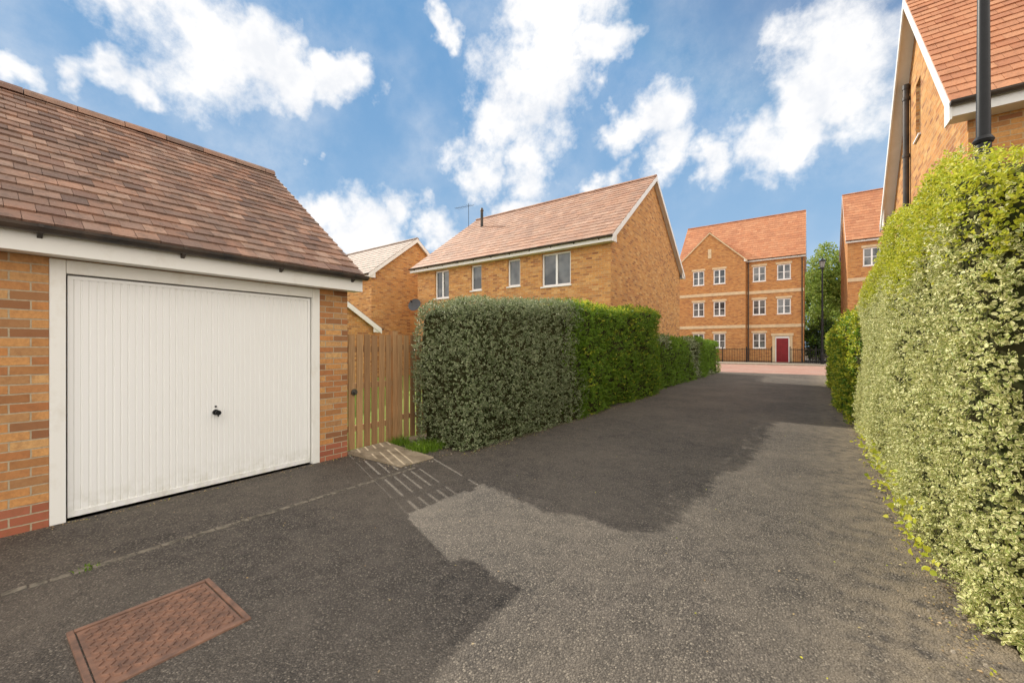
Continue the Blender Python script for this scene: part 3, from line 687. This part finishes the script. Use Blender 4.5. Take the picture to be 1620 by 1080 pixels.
for i in range(500): L.append((random.uniform(-5.0,-3.95),random.uniform(3.1,4.3),.014+random.random()*.01))
litter('leaf_litter','dry leaves scattered over the asphalt and hedge foot',L,.016)
e=thing('weed',(.62,5.5,0),'yellow-green ivy shoots trailing at the hedge foot','weed')
rng=np.random.default_rng(8); yy=np.concatenate([rng.normal(c,.22,22) for c in (3.9,4.8,5.8,7.2)])
P=np.stack([.62+rng.normal(0,.03,len(yy)),yy,np.abs(rng.normal(.14,.12,len(yy)))+.02],1)
leafmesh('leaves',P,nrm(np.stack([-np.ones(len(yy)),rng.normal(0,.4,len(yy)),np.full(len(yy),.6)],1)),.042,2,[leaf_gold],e,rng=rng,wr=.45)
st=MB(); r=random.Random(9)
for i in range(110):
    if r.random()<.5: x,y=.7-abs(r.gauss(0,.08)),r.uniform(2.5,9)
    else: x,y=r.uniform(-4.9,-3.9)+0,r.uniform(3,4.1)
    s=r.uniform(.005,.013); st.cyl((x,y,.008),(x+r.uniform(-.3,.3)*s,y,.008+s),s,s*.5,6)
o=st.build('gravel',concrete,None,(0,0,0)); meta(o,'loose small stones at the drive edges','gravel','stuff')
# ------------------------------------------------------------------ world
TH=math.radians(36.3); Fv=Vector((-math.sin(TH),math.cos(TH),0)); Rv=Vector((math.cos(TH),math.sin(TH),0))
SUN=Vector((-1.38,.5,1.0)); el=math.asin(SUN.normalized().z); az=math.atan2(SUN.x,SUN.y)
w=bpy.data.worlds.new('World'); scene.world=w; w.use_nodes=True; nt=w.node_tree; bg=nt.nodes['Background']
sky=nd(nt,'ShaderNodeTexSky',{'sky_type':'NISHITA','sun_disc':False,'sun_elevation':el,'sun_rotation':az%(2*math.pi),'air_density':1.0,'dust_density':0.6,'ozone_density':2.0})
tc=nt.nodes.new('ShaderNodeTexCoord'); D=tc.outputs['Generated']
def VM(op,a,b,c=None):
    ins={0:a,1:b}
    if c is not None: ins[2]=c
    return nd(nt,'ShaderNodeVectorMath',{'operation':op},ins)
n1=noise(nt,D,3.2,4,0.62); n2=noise(nt,D,11,4,0.62)
off=VM('MULTIPLY_ADD',n1.outputs['Color'],(.26,.26,.26),VM('MULTIPLY_ADD',n2.outputs['Color'],(.13,.13,.13),D).outputs[0]).outputs[0]
off=VM('SUBTRACT',off,(.195,.195,.195)).outputs[0]
B=[(180,0,75),(290,40,110),(390,65,85),(460,105,50),(550,125,45),(40,130,45),(190,155,42),
(880,10,80),(855,80,66),(830,130,80),(785,165,60),(760,240,46),(850,230,56),(820,310,40),(960,290,30),(700,40,28),(950,70,34),
(990,205,42),(1050,180,56),(1060,250,44),(1130,265,40),(1200,250,48),(1270,240,46),
(1300,140,75),(1350,60,95),(1400,130,80),(1350,180,50),(560,350,56),(610,320,36),(520,330,36),(680,345,36),(485,255,18)]
acc=None
for x,y,r in B:
    u=(x-810)/640; v=(548-y)/640; d=(Fv+Rv*u+Vector((0,0,v))); k=1+u*u+v*v; d.normalize(); rad=r*1.45/(640*k**.7)
    dist=VM('DISTANCE',off,tuple(d)).outputs['Value']
    val=math_(nt,'MULTIPLY_ADD',dist,-1.0/rad,1.0)
    acc=val if acc is None else math_(nt,'MAXIMUM',acc,val)
dot=VM('DOT_PRODUCT',D,tuple(Fv)).outputs['Value']
rear_cover=mapr(nt,dot,0.36,0.05,-1.0,0.55,True)  # added cloud cover over the unseen sky behind the camera
acc=math_(nt,'MAXIMUM',acc,rear_cover)
fb=noise(nt,D,7,8,0.68)
fbc=math_(nt,'SUBTRACT',fb.outputs[0],.5)
val=math_(nt,'ADD',math_(nt,'MINIMUM',acc,.7),math_(nt,'MULTIPLY',fbc,1.9))
mask=mapr(nt,val,-0.05,0.72,0,1,True)
K=1/0.12
thin=math_(nt,'MULTIPLY',mapr(nt,n1.outputs[0],0.38,0.66,0.05,0.42,True),mapr(nt,fbc,-.2,.2))
mask=math_(nt,'MAXIMUM',mask,thin)
haze=mapr(nt,nd(nt,'ShaderNodeSeparateXYZ',{}, {0:D}).outputs[2],0.0,0.66,0.72,0.02,True)
skyc=mix(nt,1.0,sky.outputs[0],(1.10,1.18,1.22),'MULTIPLY')
skyc=mix(nt,1.0,skyc,(.15*K,.35*K,.64*K),'DARKEN')
skyc=mix(nt,haze,skyc,(.46*K,.66*K,.87*K))
cl=mix(nt,mapr(nt,n2.outputs[0],.35,.6),(.90*K,.92*K,.96*K),(1.12*K,1.10*K,1.08*K))
rear_fill=mapr(nt,dot,0.30,-.10,0,1,True)
cl=mix(nt,rear_fill,cl,(2.15*K,2.02*K,1.85*K))  # unseen clouds made brighter than the visible ones, added fill for shaded walls
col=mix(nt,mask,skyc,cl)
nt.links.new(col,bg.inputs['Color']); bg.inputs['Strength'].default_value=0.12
sl=bpy.data.lights.new('sun','SUN'); sl.energy=5.0; sl.angle=math.radians(.5); sl.color=(1.0,.93,.80)
so=bpy.data.objects.new('sun',sl); so.rotation_euler=(-SUN).to_track_quat('-Z','Y').to_euler(); so.location=SUN*20; COL.objects.link(so)
# ------------------------------------------------------------------ camera
cd=bpy.data.cameras.new('camera'); cd.sensor_width=36; cd.lens=640/1620*36; cd.shift_y=8/1620; cd.clip_start=.05; cd.clip_end=2000
co=bpy.data.objects.new('camera',cd); co.location=(0,0,1.5); co.rotation_euler=(math.pi/2,0,TH); COL.objects.link(co); scene.camera=co
scene.view_settings.view_transform='Standard'; scene.view_settings.look='None'; scene.view_settings.exposure=0
